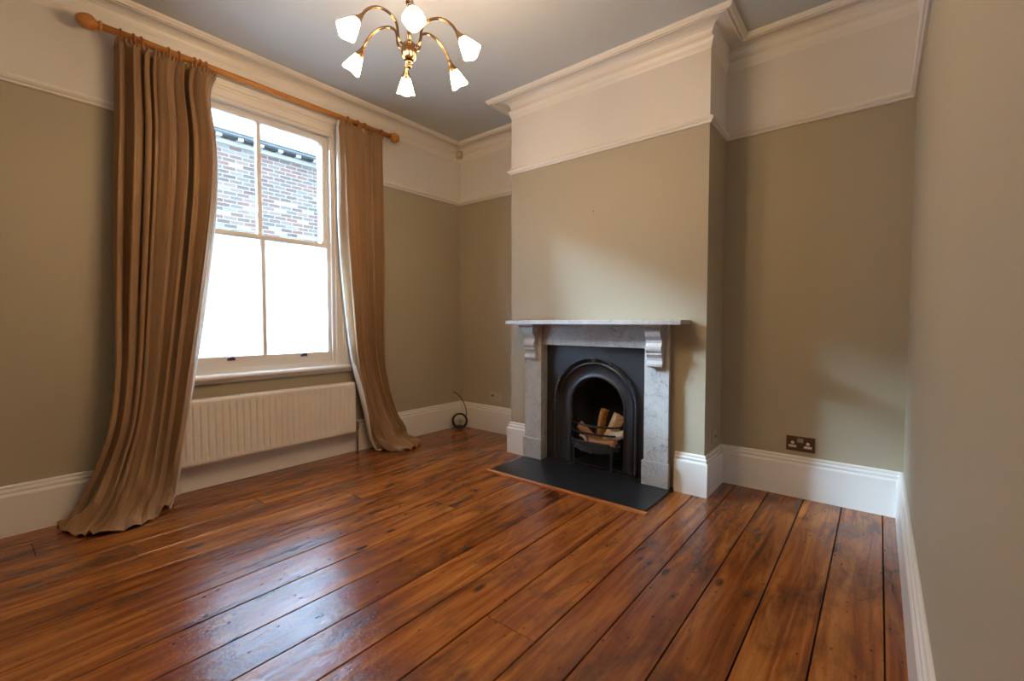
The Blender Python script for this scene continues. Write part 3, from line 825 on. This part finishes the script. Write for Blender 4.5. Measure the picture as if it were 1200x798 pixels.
for i, p in enumerate(bow(0.208, 0.088, 0.0, 0)):
    a = i/24; sc = 0.044+0.034*math.sin(PI*a)**2+0.004*math.cos(a*PI*16)
    rows.append([(p[0], p[1]-0.006, p[2]), (p[0], p[1]-0.009, p[2]-sc*0.2), (p[0], p[1]-0.005, p[2]-sc*0.5), (p[0], p[1]-0.006, p[2]-sc), (p[0], p[1]+0.004, p[2]-sc), (p[0], p[1]+0.006, p[2])])
q.grid(rows, 0, False, True)
for i in range(2, 46):
    a = PI*i/48; rr = 0.0065 if i % 2 else 0.0045
    q.sphere((FX-0.197*math.cos(a), PYF+0.028-0.088*math.sin(a), 0.208-(0.026+0.016*math.sin(a)**2)+(0.010 if i % 2 else -0.014)), rr, 8, 6)
q.build('basket_apron', M['iron'], b0)
q = MB()
for k in range(9):
    x = FX-0.165+0.33*k/8; q.box(x-0.006, x+0.006, PYF+0.0-0.04*math.sin(PI*(k+0.5)/9), 3.10, 0.165, 0.178)
q.box(FX-0.18, FX+0.18, 3.06, 3.075, 0.155, 0.168)
q.build('grate_floor', M['iron'], b0)
for sx in (-1, 1):
    q = MB(); q.box(FX+sx*0.150-0.008, FX+sx*0.150+0.008, PYF-0.035, PYF-0.02, 0.0125, 0.19); q.build('basket_leg', M['iron'], b0, bevel=0.002)

# ------------------------------------------------------------------ logs
def split_log(name, label, c, axis, L, r, mats, seed, wedge=True, roll=0.0):
    R_ = random.Random(seed); ax = Vector(axis).normalized(); u = ax.orthogonal().normalized(); w_ = ax.cross(u)
    u, w_ = u*math.cos(roll)+w_*math.sin(roll), w_*math.cos(roll)-u*math.sin(roll)
    seg = 24; out = []
    half = PI*0.62 if wedge else PI*2
    sh = []
    for k in range(seg):
        a = 2*PI*k/seg
        if wedge:   # a split quarter: rounded bark side and two flat faces meeting in an edge
            if a < half: sh.append((r*math.cos(a-half/2)*1.0-0.45*r, r*math.sin(a-half/2), 1))
            else:
                q = (a-half)/(2*PI-half); p1 = (r*math.cos(half/2)-0.45*r, r*math.sin(half/2)); p0 = (-0.55*r, 0)
                if q < 0.5: f = q*2; sh.append((p1[0]+(p0[0]-p1[0])*f, p1[1]+(p0[1]-p1[1])*f, 0))
                else: f = q*2-1; sh.append((p0[0]+(p1[0]-p0[0])*f, p0[1]+(-p1[1]-p0[1])*f, 0))
        else: sh.append((r*math.cos(a), r*math.sin(a), 1))
    jit = [R_.uniform(0.93, 1.07) for _ in range(seg)]
    mb = MB(); rows = []; ns = 8; cv = Vector(c)
    for i in range(ns+1):
        t = i/ns-0.5; b_ = 0.006*math.sin(5*t+seed)
        rows.append([cv+ax*(t*L+R_.uniform(-0.002, 0.002))+u*(sx*jit[k]*(1+0.06*math.sin(7*t+k))+b_)+w_*(sy*jit[k]) for k, (sx, sy, _) in enumerate(sh)])
    for i in range(ns):
        for k in range(seg):
            k2 = (k+1) % seg
            mb.add([rows[i][k], rows[i][k2], rows[i+1][k2], rows[i+1][k]], [(0, 1, 2, 3)], 0 if sh[k][2] and sh[k2][2] else 1, True)
    mb.add(rows[0], [tuple(range(seg))], 2); mb.add(rows[-1], [tuple(range(seg))], 2)
    o = mb.build(name, mats, loc=c)
    tag(o, label, 'log', 'split logs in the fire basket'); return o
B, S, SO, WB = M['bark'], M['split'], M['split_orange'], M['white_bark']
split_log('log', 'orange-brown log standing upright at the back of the fire basket', (-1.572, 3.000, 0.304), (0.10, 0.22, 1), 0.21, 0.057, [B, SO, SO], 1, True, 2.6)
split_log('log', 'pale split log leaning to the right in the middle of the basket', (-1.458, 2.940, 0.292), (0.42, 0.16, 1), 0.215, 0.056, [B, S, S], 2, True, 0.75)
split_log('log', 'orange split log sloping down behind the left end of the bars', (-1.640, 2.905, 0.240), (0.8, -0.05, -0.62), 0.18, 0.038, [B, SO, SO], 3, True, 1.9)
split_log('log', 'long brown log lying lowest along the front bars', (-1.485, 2.838, 0.208), (1, 0.02, 0.02), 0.20, 0.028, [B, SO, S], 4, False)
split_log('log', 'short white-barked log at the right end of the basket', (-1.392, 2.866, 0.268), (1, 0.2, 0.10), 0.10, 0.029, [WB, S, S], 5, False)
split_log('log', 'small dark brown log behind the white-barked one', (-1.362, 3.020, 0.312), (0.9, 0.3, 0.1), 0.10, 0.030, [B, SO, SO], 6, True, 1.0)
split_log('log', 'thin pale log end poking low behind the left bars', (-1.640, 2.846, 0.212), (0.75, -0.25, -0.35), 0.08, 0.020, [WB, S, S], 8, True, 0.4)

# ------------------------------------------------------------------ chandelier
CX, CY = -1.60, 1.270
ch = empty('chandelier', (CX, CY, ZC)); tag(ch, 'antique brass six-arm ceiling light with glowing tulip shades', 'ceiling light')
MB().lathe([(0.060, 0.0), (0.060, -0.008), (0.052, -0.020), (0.030, -0.030), (0.012, -0.036), (0.0, -0.037)], (CX, CY, ZC), (0, 0, 1), 28).build('ceiling_rose', M['brass'], ch)
sm_ = MB(); sm_.tube([(CX, CY, ZC-0.03), (CX, CY, 2.235)], 0.0065, 14)
sm_.lathe([(0.0065, -0.018), (0.012, -0.010), (0.013, 0.0), (0.012, 0.010), (0.0065, 0.018)], (CX, CY, 2.42), (0, 0, 1), 16)
sm_.build('stem', M['brass'], ch)
hb = MB(); hb.lathe([(0.007, 2.262), (0.014, 2.252), (0.022, 2.245), (0.027, 2.236), (0.030, 2.222), (0.030, 2.205), (0.026, 2.188), (0.020, 2.176), (0.013, 2.168)], (CX, CY, 0), (0, 0, 1), 48, ribs=12, ribamp=0.14)
hb.build('hub', M['brass'], ch)
MB().lathe([(0.014, 2.170), (0.015, 2.166), (0.008, 2.160), (0.007, 2.157), (0.011, 2.153), (0.010, 2.146), (0.005, 2.141), (0.0, 2.138)], (CX, CY, 0), (0, 0, 1), 18).build('finial', M['brass'], ch)
armp = [(0.012, 2.226), (0.030, 2.230), (0.046, 2.238), (0.054, 2.256), (0.056, 2.282), (0.063, 2.307), (0.080, 2.323), (0.105, 2.331), (0.140, 2.329), (0.172, 2.314), (0.198, 2.291), (0.214, 2.268), (0.222, 2.255)]
sax = Vector((0.58, 0, -0.81)).normalized()
arm = MB(); pts = [cr([(CX+r, CY, z) for r, z in armp], k/48) for k in range(49)]
arm.tube(pts, 0.0058, 12)
arm_o = arm.build('arm', M['brass'], ch, loc=(CX, CY, 2.226))
h0 = Vector((CX+0.219, CY, 2.260))
hd_ = MB(); hd_.lathe([(0.007, -0.004), (0.009, 0.002), (0.010, 0.010), (0.014, 0.022), (0.020, 0.036), (0.0205, 0.042), (0.015, 0.0425)], h0, sax, 20)
hd_o = hd_.build('lamp_holder', M['brass'], arm_o, loc=tuple(h0))
sh_ = MB()
ax = sax; u = Vector((0, 1, 0)); w_ = ax.cross(u); rows = []
for k in range(17):
    q = k/16; h = 0.042+0.070*q
    r = 0.0180+0.0225*(q**0.9)
    row = []
    for j in range(48):
        a = 2*PI*j/48+PI/4
        sq = 1+0.045*q*math.cos(4*a)
        row.append(h0+ax*(h+0.0025*q*q*math.cos(4*a))+u*(r*sq*math.cos(a))+w_*(r*sq*math.sin(a)))
    rows.append(row)
inner_rows = [[p+(h0+ax*(p-h0).dot(ax)-p)*0.07 for p in r] for r in rows[::-1]]
sh_.grid(rows+inner_rows, 0, True, True)
tops = inner_rows[-1]; sh_.add(tops, [tuple(range(48))])
sh_o = sh_.build('glass_shade', M['lit'], arm_o, loc=tuple(h0))
hd_o.location = h0-Vector((CX, CY, 2.226)); sh_o.location = hd_o.location
a0 = 2.534+PI
for k in range(6):
    o = arm_o if k == 0 else None
    if k:
        o = arm_o.copy(); COL.objects.link(o)
        for c_ in (hd_o, sh_o):
            d = c_.copy(); COL.objects.link(d); d.parent = o
    o.rotation_euler.z = a0+k*PI/3

# ------------------------------------------------------------------ small things on the walls
# double socket in the right alcove
so = empty('double_socket', (-0.349, YA2, 0.321)); tag(so, 'bronze double wall socket in the right alcove', 'socket')
MB().box(-0.422, -0.276, YA2-0.007, YA2, 0.277, 0.365).build('plate', M['bronze'], so, bevel=0.002)
for cx_ in (-0.389, -0.311):
    q = MB(); q.lathe([(0.009, 0), (0.009, 0.0015), (0.005, 0.002)], (cx_, YA2-0.007, 0.326), (0, -1, 0), 18)
    q.build('earth_cover', M['pale_plastic'], so)
    q = MB(); q.box(cx_-0.020, cx_+0.020, YA2-0.010, YA2-0.0068, 0.298, 0.312); q.build('shutter_cover', M['pale_plastic'], so, bevel=0.0015)
q = MB()
for cx_ in (-0.358, -0.342): q.box(cx_-0.007, cx_+0.007, YA2-0.011, YA2-0.0068, 0.330, 0.354)
q.build('rocker_switch', M['grey_plastic'], so, bevel=0.0015)
# aerial point in the left alcove
tv = empty('aerial_socket', (-2.832, YA1, 0.334)); tag(tv, 'khaki double aerial plate with dark hole in the left alcove', 'socket')
MB().box(-2.905, -2.759, YA1-0.007, YA1, 0.291, 0.377).build('plate', M['khaki_plastic'], tv, bevel=0.002)
MB().lathe([(0.011, 0), (0.011, 0.004), (0.007, 0.005)], (-2.862, YA1-0.007, 0.348), (0, -1, 0), 16).build('hole', M['black_plastic'], tv)
MB().box(-2.822, -2.775, YA1-0.010, YA1-0.0068, 0.310, 0.352).build('blank_cover', M['khaki_plastic'], tv, bevel=0.002)
# plate on the side of the chimney breast
ph_ = empty('phone_socket', (XC2, 3.005, 0.331)); tag(ph_, 'cream phone socket on the side of the chimney breast', 'socket')
MB().box(XC2, XC2+0.010, 2.963, 3.049, 0.288, 0.374).build('plate', M['khaki_plastic'], ph_, bevel=0.003)
MB().box(XC2+0.009, XC2+0.0115, 3.002, 3.030, 0.322, 0.336).build('slot', M['black_plastic'], ph_, bevel=0.001)
# motion detector under the cornice in the corner
pir = empty('motion_sensor', (XL+0.045, YA1-0.045, 2.69)); tag(pir, 'small cream motion sensor high in the far left corner', 'sensor')
q = MB(); n1 = Vector((1, -1)).normalized(); t1 = Vector((1, 1)).normalized(); c0 = Vector((XL, YA1))
def pp(d, s_): v = c0+n1*d+t1*s_; return (v.x, v.y)
pl_ = [pp(0.030, -0.028), pp(0.062, -0.032), pp(0.082, -0.022), pp(0.090, 0.0), pp(0.082, 0.022), pp(0.062, 0.032), pp(0.030, 0.028)]
q.prism(pl_, 2, 2.665, 2.735, smooth=False); q.build('housing', M['beige_plastic'], pir, bevel=0.006)
q = MB(); q.prism([pp(0.0, 0.0), pp(0.028, -0.026), pp(0.034, -0.024), pp(0.034, 0.024), pp(0.028, 0.026)], 2, 2.672, 2.728); q.build('mount', M['beige_plastic'], pir)
q = MB(); q.prism([pp(0.074, -0.024), pp(0.088, -0.016), pp(0.0945, 0.0), pp(0.088, 0.016), pp(0.074, 0.024)], 2, 2.680, 2.712); q.build('lens', M['pale_plastic'], pir, bevel=0.003)
# small nail in the chimney breast
q = MB(); q.lathe([(0.0015, -0.012), (0.0015, 0.006), (0.004, 0.007), (0.004, 0.0085), (0.0, 0.009)], (-1.555, YC, 1.815), (0, -1, 0.15), 10)
tag(q.build('nail', M['dark_metal']), 'tiny nail in the chimney breast above the mantel shelf', 'nail')

# ------------------------------------------------------------------ coiled cable in the corner
cab = empty('cable', (-3.185, 3.120, 0)); tag(cab, 'coiled black cable with a loose end on the floor in the far left corner', 'cable')
q = MB(); fwd = Vector((0.63, -0.776, 0)); rt = Vector((0.776, 0.63, 0)); cc = Vector((-3.185, 3.110, 0.082))
R2 = random.Random(3)
for k in range(7):
    rr = 0.068+R2.uniform(-0.006, 0.006); off = fwd*(k-3)*0.006; tl = R2.uniform(-0.12, 0.12)
    q.tube([cc+off+rt*(rr*math.cos(a))+Vector((0, 0, rr*1.02*math.sin(a)))+fwd*(tl*rr*math.cos(a)) for a in [2*PI*j/32 for j in range(32)]], 0.0050, 8, closed=True)
q.build('coil', M['black_plastic'], cab)
q = MB()
for k in range(5):
    a = -PI/2+(k-2)*0.16; q.tube([cc+rt*(0.060*math.cos(a)+0.012*math.cos(b_)*math.cos(a))+Vector((0, 0, 0.060*math.sin(a)+0.014*math.sin(b_)))+fwd*0.028*math.cos(b_) for b_ in [2*PI*j/14 for j in range(14)]], 0.0045, 8, closed=True)
q.build('binding', M['black_plastic'], cab)
q = MB(); tp = [cc+rt*0.058+Vector((0, 0, 0.03)), cc+rt*0.066+Vector((0, 0, 0.075)), cc+rt*0.050+Vector((0, 0, 0.150)), cc+rt*0.020+Vector((0, 0, 0.215)), cc-rt*0.020+Vector((0, 0, 0.262)), cc-rt*0.062+Vector((0, 0, 0.285))]
q.tube([cr(tp, k/30) for k in range(31)], 0.0042, 8); q.build('loose_end', M['black_plastic'], cab)
q = MB(); q.lathe([(0.0, -0.022), (0.015, -0.020), (0.019, -0.004), (0.019, 0.014), (0.010, 0.022), (0.0, 0.024)], cc+Vector((0, 0, 0.004)), (0.2, 0.1, 1), 16)
q.build('plug', M['beige_plastic'], cab)

# ------------------------------------------------------------------ light, sky, camera
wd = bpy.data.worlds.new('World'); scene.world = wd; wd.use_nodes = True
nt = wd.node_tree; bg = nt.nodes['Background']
tc = nt.nodes.new('ShaderNodeTexCoord'); sx = nt.nodes.new('ShaderNodeSeparateXYZ'); nt.links.new(tc.outputs['Generated'], sx.inputs[0])
# overcast sky, brightest where the sun stands behind the cloud on the far side of the neighbouring house
rp = ramp(nt, [(0.45, (0.09, 0.12, 0.15)), (0.52, (0.34, 0.48, 0.63)), (1.0, (0.54, 0.74, 0.94))])
mr = nt.nodes.new('ShaderNodeMapRange'); mr.inputs['From Min'].default_value = -1; nt.links.new(sx.outputs['Z'], mr.inputs['Value'])
nt.links.new(mr.outputs[0], rp.inputs['Fac'])
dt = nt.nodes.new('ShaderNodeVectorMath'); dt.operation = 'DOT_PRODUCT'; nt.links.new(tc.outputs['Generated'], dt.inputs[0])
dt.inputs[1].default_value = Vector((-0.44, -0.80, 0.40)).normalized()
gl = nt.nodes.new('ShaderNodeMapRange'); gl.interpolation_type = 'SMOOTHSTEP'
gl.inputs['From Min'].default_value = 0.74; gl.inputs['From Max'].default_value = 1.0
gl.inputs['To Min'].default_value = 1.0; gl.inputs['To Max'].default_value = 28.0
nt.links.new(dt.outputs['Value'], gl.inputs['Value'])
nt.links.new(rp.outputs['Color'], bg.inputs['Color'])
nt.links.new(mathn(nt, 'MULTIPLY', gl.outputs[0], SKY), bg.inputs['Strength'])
pd = bpy.data.lights.new('window_portal', 'AREA'); pd.shape = 'RECTANGLE'; pd.size = WZ1-WZ0; pd.size_y = WY1-WY0
pd.cycles.is_portal = True
po = bpy.data.objects.new('window_portal', pd); COL.objects.link(po)
po.location = (XL-T-0.02, (WY0+WY1)/2, (WZ0+WZ1)/2); po.rotation_euler = (0, -PI/2, 0)

cd = bpy.data.cameras.new('camera'); cam = bpy.data.objects.new('camera', cd); COL.objects.link(cam)
cd.sensor_width = 36; cd.sensor_fit = 'HORIZONTAL'; cd.lens = 530.29/1200*36; cd.clip_start = 0.01
cam.location = (0, 0, 1.05)
yaw, pit = math.radians(39.057), math.radians(2.317)
fw = Vector((-math.sin(yaw)*math.cos(pit), math.cos(yaw)*math.cos(pit), -math.sin(pit)))
rt_ = Vector((math.cos(yaw), math.sin(yaw), 0)); up_ = rt_.cross(fw)
cam.rotation_euler = Matrix((rt_, up_, -fw)).transposed().to_euler()
scene.camera = cam
vs = scene.view_settings
vs.view_transform = 'Standard'; vs.look = 'None'; vs.exposure = 0.08; vs.gamma = 1.0; vs.use_curve_mapping = False
